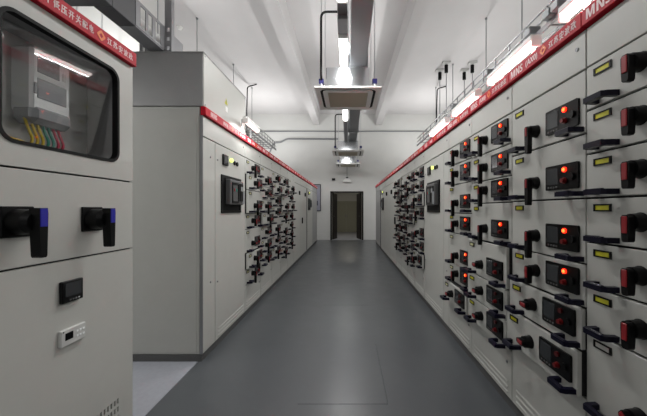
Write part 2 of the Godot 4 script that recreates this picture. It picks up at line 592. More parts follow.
func breaker_cabinet(label: String, group: String, at: Vector3, turn: float, w: float, door: Array, pillar: Array, acb_mid: float, near_post := false) -> void:
	var t := thing("breaker_cabinet", label, "cabinet", at, turn, group)
	carcass(t, w, 1.0, "row")
	var hp := panel("header_panel", t, 0.0, w, 1.935, 2.116)
	lock(hp, Vector3(w / 2 - 0.06, 0.02, 0.012))
	if near_post:
		part("side_cover", boxes([[-0.001, 0.002, 0.075, 2.10, -0.96, -0.055]], 0.001), M.side, t)
		part("corner_post", boxes([[-0.002, 0.002, 0.062, 2.115, -0.028, -0.002]], 0.001), M.steel, t)
	var pp := panel("pillar_panel", t, pillar[0], pillar[1], 0.062, 1.935)
	lock(pp, Vector3(0.02, 0.78, 0.012))
	lock(pp, Vector3(0.02, -0.35, 0.012))
	var d := panel("door", t, door[0], door[1], 0.062, 1.935)
	var mid := Vector3((door[0] + door[1]) / 2, (0.062 + 1.935) / 2, 0)
	var base := Vector3(acb_mid, 1.46, 0.01) - mid
	base.z = 0.01
	# the air circuit breaker behind its door cut-out
	part("breaker_surround", ring(corners_for(-0.265, 0.265, -0.19, 0.19, 3), rounded(-0.235, 0.235, -0.165, 0.165, 0.012, 3), 0, 0.012), M.black, d, base)
	part("breaker_face", boxes([[-0.235, 0.235, -0.165, 0.165, -0.006, 0.003]]), M.rubber, d, base)
	part("breaker", boxes([[-0.16, 0.215, -0.105, 0.155, 0, 0.055]], 0.008), M.plinth, d, base)
	part("breaker_bezel", ring(corners_for(-0.12, 0.06, -0.085, 0.125, 3), rounded(-0.105, 0.045, -0.07, 0.11, 0.01, 3), 0, 0.008), M.black, d, base + Vector3(0, 0, 0.055))
	part("trip_unit", box(0.10, 0.19, 0.012, 0.003), M.black, d, base + Vector3(0.14, 0.03, 0.058))
	part("trip_screen", box(0.07, 0.05, 0.003), M.cover, d, base + Vector3(0.14, 0.07, 0.065))
	part("push_button", box(0.022, 0.03, 0.008, 0.002), M.grip, d, base + Vector3(-0.06, 0.05, 0.058))
	part("push_button", box(0.022, 0.03, 0.008, 0.002), M.wire_green, d, base + Vector3(0.0, 0.05, 0.058))
	part("charging_lever", box(0.035, 0.15, 0.02, 0.005), M.cover, d, base + Vector3(0.195, -0.02, 0.06))
	# instruments over it
	part("multimeter", boxes([[-0.06, 0.06, -0.053, 0.053, 0, 0.018]], 0.003), M.bezel, d, base + Vector3(-0.176, 0.342, 0))
	part("meter_screen", box(0.088, 0.06, 0.002), M.screen, d, base + Vector3(-0.176, 0.350, 0.0185))
	part("signal_lamp", join([[cyl(0.019, 0.02, "z", 16), Vector3.ZERO]]), M.green_glow, d, base + Vector3(-0.02, 0.365, 0.011))
	for k in 2:
		part("rotary_selector", join([[cyl(0.024, 0.012, "z", 16), Vector3.ZERO], [box(0.012, 0.04, 0.022, 0.003), Vector3(0, 0, 0.012)]]), M.black, d, base + Vector3(0.08 + 0.075 * k, 0.350, 0.007))
	for y in [0.78, -0.38]:
		lock(d, Vector3(door[0] - mid.x + 0.05, y, 0.012))
	louvres(d, door[1] - door[0] - 0.12, [0.10 - mid.y, 0.135 - mid.y, 0.17 - mid.y])


func plain_cabinet(called: String, label: String, group: String, at: Vector3, turn: float, w: float, fittings: Array, m: Material = null) -> void:
	var t := thing(called, label, "cabinet", at, turn, group)
	carcass(t, w, 1.0, "row")
	panel("header_panel", t, 0.0, w, 1.935, 2.116, 0.0, m)
	var d := panel("door", t, 0.0, w, 0.062, 1.935, 0.0, m)
	var mid := Vector3(w / 2, (0.062 + 1.935) / 2, 0)
	for f in fittings:
		part(f[0], boxes([[-f[3] / 2, f[3] / 2, -f[4] / 2, f[4] / 2, 0, f[5]]], 0.004), M.black, d, Vector3(f[1] - mid.x, f[2] - mid.y, 0.01))
	louvres(d, w - 0.2, [0.12 - mid.y, 0.165 - mid.y])


func right_at(far_z: float) -> Vector3:
	return Vector3(RX, 0, -far_z)


func left_at(near_z: float) -> Vector3:
	return Vector3(LX, 0, -near_z)


func metering_cabinet() -> void:
	var near := 0.94
	var w := 1.737 - near
	var t := thing("metering_cabinet", "pale grey metering cabinet in left foreground with rounded window and two large black levers", "cabinet", left_at(near), PI / 2)
	# hollow carcass, so that the window looks into it
	part("body", boxes([[0.002, 0.02, 0.06, 2.20, -1.0, -0.03], [w - 0.02, w - 0.002, 0.06, 2.20, -1.0, -0.03], [0.02, w - 0.02, 2.18, 2.20, -1.0, -0.03], [0.02, w - 0.02, 1.46, 1.48, -0.5, -0.03], [0.02, w - 0.02, 0.06, 2.18, -1.0, -0.98]]), M.side, t)
	part("mounting_plate", boxes([[0.02, w - 0.02, 1.48, 2.18, -0.27, -0.25]]), M.plastic, t)
	part("front_frame", boxes([[0.004, w - 0.004, 1.078, 1.09, -0.03, -0.017], [0.004, w - 0.004, 1.46, 1.472, -0.03, -0.017], [0.004, 0.03, 0.062, 2.12, -0.03, -0.021], [w - 0.03, w - 0.004, 0.062, 2.12, -0.03, -0.021]]), M.seam, t)
	part("inner_frame", boxes([[0.03, 0.09, 1.5, 2.1, -0.25, -0.20], [0.25, 0.285, 1.5, 2.1, -0.25, -0.19]], 0.003), M.steel, t)
	part("wire_clip", boxes([[0.255, 0.28, 1.71, 1.75, -0.19, -0.175]], 0.003), M.plastic, t)
	part("plinth", boxes([[0.0, w, 0.0, 0.06, -1.0, -0.012]]), M.plinth, t)
	var s := part("header_strip", box(w - 0.002, 0.078, 0.045, 0.003), M.red, t, Vector3(w / 2, 2.168, 0.0))
	lettering(s, w, 0.0226, "meter")
	for c in s.get_children():
		c.position.x -= w / 2
	# window door
	var hole := rounded(0.122, 0.691, 1.556, 2.057, 0.06, 8)
	var door := part("window_door", ring(corners_for(0.003, w - 0.003, 1.470, 2.127, 8), hole, -0.02, 0.0), M.paint, t)
	part("gasket", ring(hole, rounded(0.136, 0.677, 1.570, 2.043, 0.048, 8), -0.026, 0.004), M.rubber, door)
	part("window_reveal", ring(hole, rounded(0.134, 0.679, 1.568, 2.045, 0.050, 8), -0.165, -0.02), M.reveal, door)
	var mid := Vector3(0.4065, 1.8065, -0.082)
	var g := rounded(-0.272, 0.272, -0.238, 0.238, 0.05, 8)
	var pane := part("window_pane", slab(g, -0.001, 0.001), M.pane, door, mid)
	pane.rotation = Vector3(PANE.x, PANE.y, 0)
	# electricity meter with terminal cover and wires
	var mt := part("energy_meter", boxes([[0.368, 0.556, 1.74, 2.03, -0.235, -0.135]], 0.012), M.meter, t)
	part("meter_window", boxes([[0.392, 0.495, 1.92, 2.005, -0.137, -0.132]], 0.003), M.cover, mt)
	part("meter_plate", boxes([[0.392, 0.530, 1.805, 1.895, -0.137, -0.1325]], 0.002), M.screen_pale, mt)
	part("meter_key", boxes([[0.508, 0.526, 1.925, 1.965, -0.137, -0.130]], 0.003), M.plastic, mt)
	part("meter_seal", boxes([[0.376, 0.388, 1.82, 1.87, -0.137, -0.128]], 0.003), M.cover, mt)
	part("terminal_cover", boxes([[0.364, 0.560, 1.69, 1.775, -0.235, -0.122]], 0.024), M.cover, mt)
	var colours := ["wire_yellow", "wire_yellow", "wire_yellow", "wire_green", "wire_green", "wire_red", "wire_red"]
	for k in 7:
		var x := 0.372 + 0.024 * k
		part("wire", tube(bent([Vector3(x, 1.71, -0.17), Vector3(x, 1.665, -0.155), Vector3(x + 0.016, 1.61, -0.145), Vector3(x - 0.02, 1.555, -0.165), Vector3(x - 0.05, 1.482, -0.2)], 0.025, 4), 0.0055, 8), M[colours[k]], t)
	part("wire", tube(bent([Vector3(0.28, 1.62, -0.185), Vector3(0.31, 1.605, -0.16), Vector3(0.36, 1.60, -0.15), Vector3(0.42, 1.482, -0.18)], 0.02, 4), 0.0055, 8), M.wire_yellow, t)
	# lever door
	var lp := panel("lever_door", t, 0.0, w, 1.084, 1.466)
	for x in [0.185, 0.515]:
		var at := Vector3(x - w / 2, 1.262 - (1.084 + 1.466) / 2, 0.01)
		part("lever_plate", boxes([[-0.058, 0.058, -0.058, 0.058, 0, 0.010]], 0.003), M.black, lp, at)
		part("lever_hub", join([[cyl(0.049, 0.05, "z", 28, 0.046), Vector3(0, 0, 0.034)], [cyl(0.046, 0.02, "z", 28, 0.036), Vector3(0, 0, 0.069)]]), M.black, lp, at)
		part("lever", slab(PackedVector2Array([Vector2(-0.020, 0.03), Vector2(-0.012, -0.128), Vector2(-0.008, -0.134), Vector2(0.008, -0.134), Vector2(0.012, -0.128), Vector2(0.016, 0.03), Vector2(0.014, 0.052), Vector2(-0.017, 0.052)]), 0.068, 0.106), M.black, lp, at)
		part("lever_label", boxes([[-0.0145, 0.0125, -0.018, 0.050, 0.105, 0.1085]], 0.001), M.blue, lp, at)
	# lower door
	var holes := []
	for r in 5:
		for k in 20:
			var x := 0.683 - 0.0222 * k
			var y := 0.270 - 0.044 * r
			holes.append([x - 0.006, x + 0.006, y - 0.015, y + 0.015])
	var ld := part("lower_door", pierced(0.003, w - 0.003, 0.064, 1.081, -0.02, 0.0, holes), M.paint, t)
	part("vent_screen", boxes([[0.22, 0.73, 0.05, 0.31, -0.035, -0.024]]), M.seam, ld)
	part("digital_meter", boxes([[0.350, 0.452, 0.899, 0.993, 0, 0.018]], 0.003), M.black, ld)
	part("meter_screen", boxes([[0.362, 0.440, 0.925, 0.984, 0.0175, 0.0195]], 0.001), M.screen, ld)
	for k in 4:
		part("meter_button", boxes([[0.382 + 0.014 * k, 0.391 + 0.014 * k, 0.906, 0.913, 0.0175, 0.020]], 0.001), M.steel if k > 1 else M.plinth, ld)
	part("thermostat", boxes([[0.346, 0.468, 0.710, 0.783, 0, 0.016]], 0.003), M.offwhite, ld)
	part("thermostat_screen", boxes([[0.364, 0.402, 0.735, 0.767, 0.0155, 0.0172]], 0.001), M.bezel, ld)
	part("thermostat_lamp", boxes([[0.353, 0.359, 0.772, 0.778, 0.0155, 0.0175]], 0.001), M.bezel, ld)
	for r in 2:
		for k in 3:
			part("thermostat_key", boxes([[0.418 + 0.015 * k, 0.427 + 0.016 * k, 0.731 + 0.022 * r, 0.740 + 0.022 * r, 0.0155, 0.018]], 0.001), M.meter, ld)
	for p in [[0.06, 1.0], [0.06, 0.16]]:
		lock(ld, Vector3(p[0], p[1], 0.002))


const PANE := Vector2(0.15, -0.12)   # the acrylic pane hangs a little askew in its gasket


# ---------------------------------------------------------------- lights
func area(parent: Node, at: Vector3, size: Vector2, towards: Vector3, energy: float, color := Color(1.0, 1.0, 0.995)) -> void:
	var a := AreaLight3D.new()
	a.name = "tube_light"
	a.area_size = size
	a.light_energy = energy
	a.light_color = color
	a.shadow_enabled = true
	a.area_range = 20.0
	parent.add_child(a, true)
	a.position = at
	a.basis = Basis.looking_at(towards, Vector3.RIGHT if absf(towards.y) > 0.9 else Vector3.UP)


# a batten along z with a rounded glowing diffuser underneath
func batten(label: String, group: String, x: float, y: float, z0: float, z1: float, energy: float, up := 0.0, half := 0.027, up_y := 0.055, hung := false, foot := 0.0) -> void:
	var t := thing("light_batten", label, "light", Vector3(x, y, -(z0 + z1) / 2), 0.0, group)
	var l := z1 - z0
	part("batten_tray", boxes([[-half - 0.005, half + 0.005, 0.012, 0.045, -l / 2 - 0.01, l / 2 + 0.01]], 0.004), M.plastic, t)
	for s in [-1, 1]:
		part("end_cap", boxes([[-half - 0.003, half + 0.003, -0.026, 0.03, s * (l / 2 + 0.010) - 0.008, s * (l / 2 + 0.010) + 0.008]], 0.006), M.plastic, t)
	if hung:
		for s in [-1, 1]:
			part("hanger_rod", cyl(0.006, TOP - y - 0.04, "y", 6), M.zinc, t, Vector3(0.022, (TOP - y + 0.04) / 2, s * l * 0.3))
	if foot != 0.0:
		for s in [-1, 1]:
			part("batten_foot", boxes([[foot - 0.004, foot + 0.004, 2.192 - y, 0.03, s * l * 0.35 - 0.02, s * l * 0.35 + 0.02], [minf(foot, 0), maxf(foot, 0), 0.026, 0.034, s * l * 0.35 - 0.02, s * l * 0.35 + 0.02]]), M.zinc, t)
	var o := PackedVector2Array()
	for k in 11:
		var a := PI + PI * k / 10.0
		o.append(Vector2(half * cos(a), 0.012 + 0.036 * sin(a)))
	part("tube_diffuser", slab(o, -l / 2, l / 2), M.tube_soft if energy < 0.4 else M.tube, t)
	area(t, Vector3(0, -0.034, 0), Vector2(l * 0.96, half * 1.5), Vector3.DOWN, energy)
	if up > 0.0:
		part("uplight_diffuser", boxes([[-half * 0.8, half * 0.8, up_y - 0.014, up_y - 0.004, -l / 2, l / 2]], 0.003), M.tube, t)
		area(t, Vector3(0, up_y, 0), Vector2(l * 0.96, half * 1.4), Vector3.UP, up)


# ---------------------------------------------------------------- air conditioning
func cassette(label: String, z_front: float, y: float, piped := true) -> void:
	var s := 0.95
	var t := thing("ceiling_cassette", label, "air conditioner", Vector3(0, y, -(z_front + s / 2)), 0.0, "air conditioner cassettes hung over the aisle")
	# flared panel
	var lip := box(s, 0.022, s, 0.006)
	part("panel", join([[ring(corners_for(-s / 2, s / 2, -s / 2, s / 2, 6), rounded(-0.405, 0.405, -0.405, 0.405, 0.09, 6), -0.022, 0.0), Vector3(0, 0, 0), Basis(Vector3.RIGHT, PI / 2)]]), M.plastic, t, Vector3(0, 0, 0))
	part("air_slot", ring(rounded(-0.405, 0.405, -0.405, 0.405, 0.09, 6), rounded(-0.365, 0.365, -0.365, 0.365, 0.06, 6), 0.0, 0.02), M.rubber, t, Vector3(0, 0.026, 0), Vector3(PI / 2, 0, 0))
	part("inlet_panel", slab(rounded(-0.365, 0.365, -0.365, 0.365, 0.06, 6), -0.015, 0.02), M.plastic, t, Vector3(0, 0.01, 0), Vector3(PI / 2, 0, 0))
	var bars := []
	for k in 15:
		bars.append([-0.29, 0.29, -0.016, -0.008, -0.29 + 0.0405 * k, -0.266 + 0.0405 * k])
	part("inlet_grille", boxes(bars), M.grille, t)
	part("inlet_filter", boxes([[-0.295, 0.295, -0.010, -0.006, -0.295, 0.305]]), M.grille, t)
	part("casing", boxes([[-0.31, 0.31, 0.02, 0.30, -0.31, 0.44]], 0.006), M.shiny, t)
	if piped:
		var z := s / 2 - 0.04
		part("refrigerant_pipe", tube(bent([Vector3(-0.005, 1.09, z), Vector3(-0.382, 1.09, z), Vector3(-0.382, 0.15, z), Vector3(-0.382, 0.13, z - 0.25), Vector3(-0.30, 0.13, z - 0.25)], 0.09, 6), 0.017, 10), M.rubber, t)
	for sx in [-1, 1]:
		for sz in [-1, 1]:
			var at := Vector3(sx * 0.385, 0.0, sz * 0.36)
			part("hanger_rod", cyl(0.006, TOP - y - 0.02, "y", 6), M.zinc, t, at + Vector3(0, (TOP - y) / 2 + 0.01, 0))
			part("hanger_bracket", boxes([[-0.05, 0.03, 0.02, 0.035, -0.03, 0.03], [-0.05, -0.038, 0.02, 0.09, -0.03, 0.03]], 0.003) if sx > 0 else boxes([[-0.03, 0.05, 0.02, 0.035, -0.03, 0.03], [0.038, 0.05, 0.02, 0.09, -0.03, 0.03]], 0.003), M.zinc, t, at)
			part("vibration_damper", boxes([[-0.035, 0.035, 0.10, 0.165, -0.03, 0.03]], 0.006), M.damper, t, at)
			part("damper_nut", cyl(0.016, 0.06, "y", 8), M.zinc, t, at + Vector3(0, 0.07, 0))


# ---------------------------------------------------------------- the scene
func _ready() -> void:
	rng.seed = 7
	var cam := Camera3D.new()
	cam.name = "camera"
	cam.near = 0.05
	cam.far = 60.0
	cam.projection = Camera3D.PROJECTION_FRUSTUM
	cam.size = 416.0 / FOCAL * cam.near
	cam.frustum_offset = Vector2(-24.5, 1.0) / FOCAL * cam.near
	cam.position = Vector3(0, EYE, 0)
	add_child(cam)
	cam.current = true
	var we := WorldEnvironment.new()
	we.name = "environment"
	var e := Environment.new()
	e.background_mode = Environment.BG_COLOR
	e.background_color = Color(0.02, 0.02, 0.02)
	e.tonemap_mode = Environment.TONE_MAPPER_LINEAR
	e.tonemap_exposure = 1.2
	e.sdfgi_enabled = true
	e.ssao_enabled = true
	e.ssil_enabled = true
	we.environment = e
	add_child(we)
	make_materials()
	M.tube_soft = glow(Color(1.0, 0.99, 0.97), 1.5)
	M.offwhite = mat(Color(0.76, 0.76, 0.75), 0.45)
	M.reveal = mat(Color(0.50, 0.50, 0.50), 0.5)
	M.damper = mat(Color(0.16, 0.16, 0.42), 0.4)
	M.screen_pale = mat(Color(0.60, 0.61, 0.62), 0.4)

	# ---- lights of the room
	var tubes := "light battens over the right row"
	batten("glowing light batten over the nearest right cabinets at the top edge", tubes, 1.08, 2.268, 0.92, 1.49, 0.5, 0.0, 0.027, 0.0, false, 0.042)
	batten("glowing light batten over the red strip of the second right drawer cabinet", tubes, 1.08, 2.268, 1.73, 2.26, 0.5, 0.0, 0.027, 0.0, false, 0.042)
	batten("glowing light batten over the third right drawer cabinet", tubes, 1.08, 2.268, 2.50, 3.03, 0.5, 0.0, 0.027, 0.0, false, 0.042)
	batten("glowing light batten over the right breaker cabinet, farthest of its line", tubes, 1.08, 2.268, 3.27, 3.86, 0.6, 0.0, 0.027, 0.0, false, 0.042)
	batten("single glowing light batten over the left row beside the tall grey box", "light battens over the left row", -1.15, 2.30, 3.37, 3.80, 0.25, 0.0, 0.027, 0.0, false, -0.062)
	var mids := "light battens beside the duct"
	batten("light batten beside the duct just in front of nearest ceiling cassette", mids, -0.060, 3.40, 3.64, 4.34, 1.9, 1.5, 0.055, 0.135)
	batten("light batten beside the duct at the very top of the picture", mids, -0.060, 3.40, 2.10, 3.0, 1.9, 1.5, 0.055, 0.135)
	batten("light batten beside the duct between the first and second ceiling cassettes", mids, -0.060, 3.40, 6.25, 7.05, 1.9, 1.5, 0.055, 0.135)
	batten("light batten beside the duct hidden behind the second ceiling cassette", mids, -0.060, 3.40, 10.2, 10.95, 1.9, 1.5, 0.055, 0.135)
	for s in [-1, 1]:
		for k in 4:
			var z: float = [1.4, 4.2, 7.2, 10.7][k]
			batten("light batten over the hidden aisle behind the %s row, %s of four" % [["left", "", "right"][s + 1], ["nearest", "second", "third", "farthest"][k]], "light battens over the rear aisles", 2.99 if s > 0 else -3.14, 2.75, z - 0.6, z + 0.6, 2.6, ([0.6, 0.7, 1.2, 6.0][k] if s < 0 else [2.0, 2.0, 2.2, 5.0][k]), 0.03, 0.135)
	batten("light batten hung close in front of the white pier behind the left row", "light battens at the pier", -4.0, 3.3, 4.25, 5.0, 1.0, 2.6, 0.027, 0.055, true)
	for s in [-1, 1]:
		batten("light batten behind the camera on the %s side" % ["left", "", "right"][s + 1], "light battens behind the camera", s * 1.0, 2.9, -1.6, -0.6, 0.8, 1.6, 0.027, 0.055, true)

	# ---- the room
	var W0 := -5.0
	var W1 := 4.2
	var zb := 3.0
	var fl := struct("floor", boxes([[W0 - 0.2, W1 + 0.2, -0.3, -0.02, -FAR - 0.2, zb + 0.2], [-2.4, 2.4, -0.3, -0.02, -17.2, -FAR - 0.2]]), M.seam)
	# floor fields laid on it with fine joints: dark grey aisle, flush cover plates, pale raised floor on the left
	var j := 0.0009
	part("floor_field", boxes([[-1.287 + 0.003, -0.34, -0.02, 0, -10.77 + j, zb], [0.27, W1, -0.02, 0, -10.77 + j, zb]]), M.floor, fl)
	part("floor_field", boxes([[-1.287 + 0.003, W1, -0.02, 0, -FAR, -10.77 - 2 * j]]), M.floor, fl)
	# cover plates down the middle; only some of their joints are open
	part("floor_plate", boxes([[-0.34, 0.27, -0.02, 0, -2.013, zb]]), M.floor, fl)
	part("floor_plate", boxes([[-0.34, 0.268, -0.02, 0, -2.9, -2.017]]), M.floor, fl)
	part("floor_plate", boxes([[-0.34, 0.27, -0.02, 0, -4.088, -2.9]]), M.floor, fl)
	part("floor_plate", boxes([[-0.34, 0.27, -0.02, 0, -10.77 + j, -4.093]]), M.floor, fl)
	for k in 8:
		for i in 2:
			part("floor_tile", boxes([[W0 if i == 1 else -1.887 + j, (-1.887 if i == 1 else -1.287) - j, -0.02, 0, -(k * 2.0 - 3.0 + 2.0) + j, -(k * 2.0 - 3.0) - j]]), M.pale, fl)
	part("floor_field", boxes([[-2.2, 2.2, -0.02, 0, -17.0, -FAR]]), M.pale, fl)
	struct("ceiling", boxes([[W0 - 0.2, W1 + 0.2, TOP, TOP + 0.2, -FAR - 0.2, zb + 0.2]]), M.ceiling)
	struct("trim_1", boxes([[-1.46, -1.20, 4.87, TOP, -FAR, zb]]), M.ceiling, Vector3.ZERO, "white ceiling beam running the length of the room left of the duct", "beam")
	struct("trim_2", boxes([[1.165, 1.42, 4.87, TOP, -FAR, zb]]), M.ceiling, Vector3.ZERO, "white ceiling beam running the length of the room right of the duct", "beam")
	struct("wall_left", boxes([[W0 - 0.2, W0, 0, TOP, -FAR - 0.2, zb + 0.2]]), M.wall)
	struct("wall_right", boxes([[W1, W1 + 0.2, 0, TOP, -FAR - 0.2, zb + 0.2]]), M.wall)
	struct("wall_back", boxes([[W0, W1, 0, TOP, zb, zb + 0.2]]), M.wall)
	var d0 := -0.72
	var d1 := 0.62
	var dh := 2.03
	struct("wall_far", boxes([[W0, d0, 0, TOP, -FAR - 0.2, -FAR], [d1, W1, 0, TOP, -FAR - 0.2, -FAR], [d0, d1, dh, TOP, -FAR - 0.2, -FAR]]), M.wall)
	struct("trim_3", boxes([[W0, -3.62, 0, TOP, -5.7, -5.2]]), M.wall, Vector3.ZERO, "white wall pier behind the left row seen under the cable trunking", "pier")
	struct("baseboard_far", boxes([[W0, d0 - 0.03, 0.0, 0.26, -FAR, -FAR + 0.015], [d1 + 0.03, W1, 0.0, 0.26, -FAR, -FAR + 0.015]], 0.003), M.wall)
	struct("door_1", boxes([[d0 - 0.03, d0 + 0.03, 0, dh + 0.03, -FAR - 0.2, -FAR + 0.02], [d1 - 0.03, d1 + 0.03, 0, dh + 0.03, -FAR - 0.2, -FAR + 0.02], [d0 - 0.03, d1 + 0.03, dh - 0.03, dh + 0.03, -FAR - 0.2, -FAR + 0.02]], 0.004), M.wood, Vector3.ZERO, "dark frame of the open doorway in the far wall", "door frame")
	# its two leaves, swung open into the next room
	for s in [-1, 1]:
		var x := d0 + 0.04 if s < 0 else d1 - 0.04
		var leaf := struct("door_%d" % (2 if s < 0 else 3), box(0.66, 2.0, 0.045, 0.004), M.wood, Vector3(x + s * -0.10, 1.0, -FAR - 0.2 - 0.33), "dark %s leaf of the open double door at the end of the aisle" % ("left" if s < 0 else "right"), "door")
		leaf.rotation.y = PI / 2 + s * 0.22
		part("door_handle", cyl(0.012, 0.12, "z", 8), M.steel, leaf, Vector3(-0.26, 0.0, 0.0))
	# next room
	struct("wall_beyond", boxes([[-2.2, 2.2, 0, 2.7, -17.2, -17.0], [-2.4, -2.2, 0, 2.7, -17.2, -FAR - 0.2], [2.2, 2.4, 0, 2.7, -17.2, -FAR - 0.2], [-2.4, 2.4, 2.7, 2.9, -17.2, -FAR - 0.2]]), M.wall)
	var dd := struct("door_4", boxes([[-0.75, -0.70, 0, 1.75, -17.0, -16.94], [0.50, 0.55, 0, 1.75, -17.0, -16.94], [-0.75, 0.55, 1.70, 1.75, -17.0, -16.94]]), M.door, Vector3.ZERO, "pale closed double door in the room beyond the doorway", "door")
	part("door_leaf", boxes([[-0.70, -0.102, 0.005, 1.70, -17.0, -16.955]], 0.003), M.door, dd)
	part("door_leaf", boxes([[-0.098, 0.50, 0.005, 1.70, -17.0, -16.955]], 0.003), M.door, dd)
	part("door_handle", boxes([[-0.16, -0.13, 0.85, 1.0, -16.955, -16.92], [-0.07, -0.04, 0.85, 1.0, -16.955, -16.92]], 0.003), M.steel, dd)
	var lb := thing("ceiling_lamp", "small round ceiling lamp in the room beyond the doorway", "lamp", Vector3(0, 2.7, -14.6))
	part("lamp_bowl", cyl(0.12, 0.06, "y", 20, 0.14), glow(Color(1, 0.95, 0.85), 2.0), lb, Vector3(0, -0.03, 0))
	area(lb, Vector3(0, -0.07, 0), Vector2(0.2, 0.2), Vector3.DOWN, 0.9, Color(1.0, 0.96, 0.88))

	# ---- right row: drawers [bottom, top, lever, lit, pulled out, card]
	var rows := "switchgear cabinets of the right row"
	var r0 := []
	for k in 6:
		r0.append([1.938 - 0.1935 * (k + 1), 1.938 - 0.1935 * k, "short", true, 0.0, "yellow"])
	r0.append([0.452, 0.777, "angled", false, 0.0, "paint"])
	r0.append([0.075, 0.449, "angled", false, 0.0, "yellow"])
	drawer_cabinet("drawer_cabinet", "nearest right cabinet, cut by the frame, with big red switch grips and yellow plates", rows, right_at(1.336), -PI / 2, 0.6, r0, false)
	drawer_cabinet("drawer_cabinet", "right cabinet second from the camera with large lit panels and four red lamps", rows, right_at(1.939), -PI / 2, 0.603, [
		[1.648, 1.935, "long", true, 0.0, "yellow"], [1.358, 1.648, "long", true, 0.0, "yellow"], [1.062, 1.358, "long", true, 0.0, "yellow"], [0.866, 1.062, "short", true, 0.0, "yellow"], [0.675, 0.866, "side", false, 0.018, "yellow"], [0.465, 0.675, "side", false, 0.035, "yellow"]])
	drawer_cabinet("drawer_cabinet", "right cabinet third from the camera with three dark unlit drawers pulled out below", rows, right_at(2.567), -PI / 2, 0.628, [
		[1.740, 1.935, "long", true, 0.0, "yellow"], [1.530, 1.740, "long", true, 0.0, "yellow"], [1.355, 1.530, "long", true, 0.0, "yellow"], [1.062, 1.355, "long", true, 0.0, "yellow"], [0.785, 1.062, "side", false, 0.035, "cream"], [0.585, 0.785, "side", false, 0.035, "yellow"], [0.390, 0.585, "side", false, 0.035, "yellow"]])
	drawer_cabinet("drawer_cabinet", "right drawer cabinet beside the breaker cabinet, six lamps lit, lowest drawer pulled out", rows, right_at(3.149), -PI / 2, 0.582, [
		[1.750, 1.935, "long", true, 0.0, "yellow"], [1.550, 1.750, "long", true, 0.0, "yellow"], [1.270, 1.550, "long", true, 0.0, "yellow"], [1.070, 1.270, "short", true, 0.0, "yellow"], [0.760, 1.070, "short", true, 0.0, "cream"], [0.585, 0.760, "short", true, 0.0, "cream"], [0.390, 0.585, "side", false, 0.05, "cream"]])
	breaker_cabinet("right row cabinet with black circuit breaker and yellow-green lamp, between the drawer cabinets", rows, right_at(4.146), -PI / 2, 0.997, [0.0, 0.825], [0.828, 0.997], 0.43)
	var far_r := [4.75, 5.35, 5.95, 6.55]
	var ord := ["first", "second", "third", "fourth", "fifth"]
	for k in 4:
		drawer_cabinet("drawer_cabinet", "%s drawer cabinet beyond the right breaker cabinet, full of dark switches" % ord[k], rows, right_at(far_r[k]), -PI / 2, 0.6, far_specs(k))
	plain_cabinet("end_cabinet", "plain right cabinet just beyond the last right drawers with one small meter", rows, right_at(7.55), -PI / 2, 1.0, [["small_meter", 0.3, 1.72, 0.1, 0.1, 0.03], ["door_handle", 0.85, 1.05, 0.04, 0.16, 0.03]])
	plain_cabinet("end_cabinet", "plain right cabinet with one small meter, second beyond the right drawers", rows, right_at(8.55), -PI / 2, 1.0, [["small_meter", 0.4, 1.72, 0.1, 0.1, 0.03]])
	breaker_cabinet("farthest right cabinet with a dark circuit breaker, near the far wall", rows, right_at(9.9), -PI / 2, 1.35, [0.25, 1.15], [1.153, 1.35], 0.80)
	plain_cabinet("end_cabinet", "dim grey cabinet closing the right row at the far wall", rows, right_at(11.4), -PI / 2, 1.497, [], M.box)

	# ---- left row
	var lrow := "switchgear cabinets of the left row"
	metering_cabinet()
	breaker_cabinet("left row cabinet under the tall grey box with black breaker and yellow-green lamp", lrow, left_at(2.576), PI / 2, 1.05, [0.237, 1.05], [0.0, 0.234], 0.625, true)
	for k in 5:
		drawer_cabinet("drawer_cabinet", "%s drawer cabinet beyond the left breaker cabinet, full of dark switches" % ord[k], lrow, left_at(3.628 + 0.64 * k), PI / 2, 0.638, far_specs(k + 4))
	plain_cabinet("end_cabinet", "plain left cabinet with small meter just beyond the last left drawers", lrow, left_at(6.83), PI / 2, 1.07, [["small_meter", 0.8, 1.72, 0.1, 0.1, 0.03]])
	plain_cabinet("end_cabinet", "plain left cabinet with small meter and handle, second beyond the left drawers", lrow, left_at(7.902), PI / 2, 1.098, [["small_meter", 0.75, 1.72, 0.1, 0.1, 0.03], ["door_handle", 0.2, 1.0, 0.04, 0.16, 0.03]])
	breaker_cabinet("farthest left cabinet with a dark circuit breaker, near the far wall", lrow, left_at(9.002), PI / 2, 1.5, [0.2, 1.3], [1.303, 1.5], 0.6)
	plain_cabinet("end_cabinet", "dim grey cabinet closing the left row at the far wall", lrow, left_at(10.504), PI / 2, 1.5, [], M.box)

	# the tall box on the left breaker cabinet
	var bx := thing("busbar_box", "tall grey sheet metal busbar box on top of the left breaker cabinet", "busbar box", Vector3(LX, 2.193, -2.576), PI / 2)
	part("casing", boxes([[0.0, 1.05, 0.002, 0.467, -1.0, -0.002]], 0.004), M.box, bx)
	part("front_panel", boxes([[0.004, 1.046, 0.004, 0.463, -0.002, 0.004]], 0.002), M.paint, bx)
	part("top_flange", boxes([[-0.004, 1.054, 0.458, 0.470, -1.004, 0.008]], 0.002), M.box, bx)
	var tr := PackedVector2Array([Vector2(-0.035, -0.03), Vector2(0.035, -0.03), Vector2(0, 0.032)])
	part("warning_sign", slab(tr, 0, 0.0015), M.yellow, bx, Vector3(0.48, 0.212, 0.004))
	part("warning_bolt", join(strokes([[.6, 1., .35, .55, .6, .5, .4, 0.]], Vector2(-0.01, -0.022), 0.02, 0.036, 0.004, 0.002)), M.black, bx, Vector3(0.48, 0.212, 0.004))
	part("warning_card", boxes([[-0.03, 0.03, -0.025, 0.025, 0, 0.0015]]), M.plastic, bx, Vector3(0.49, 0.135, 0.004))
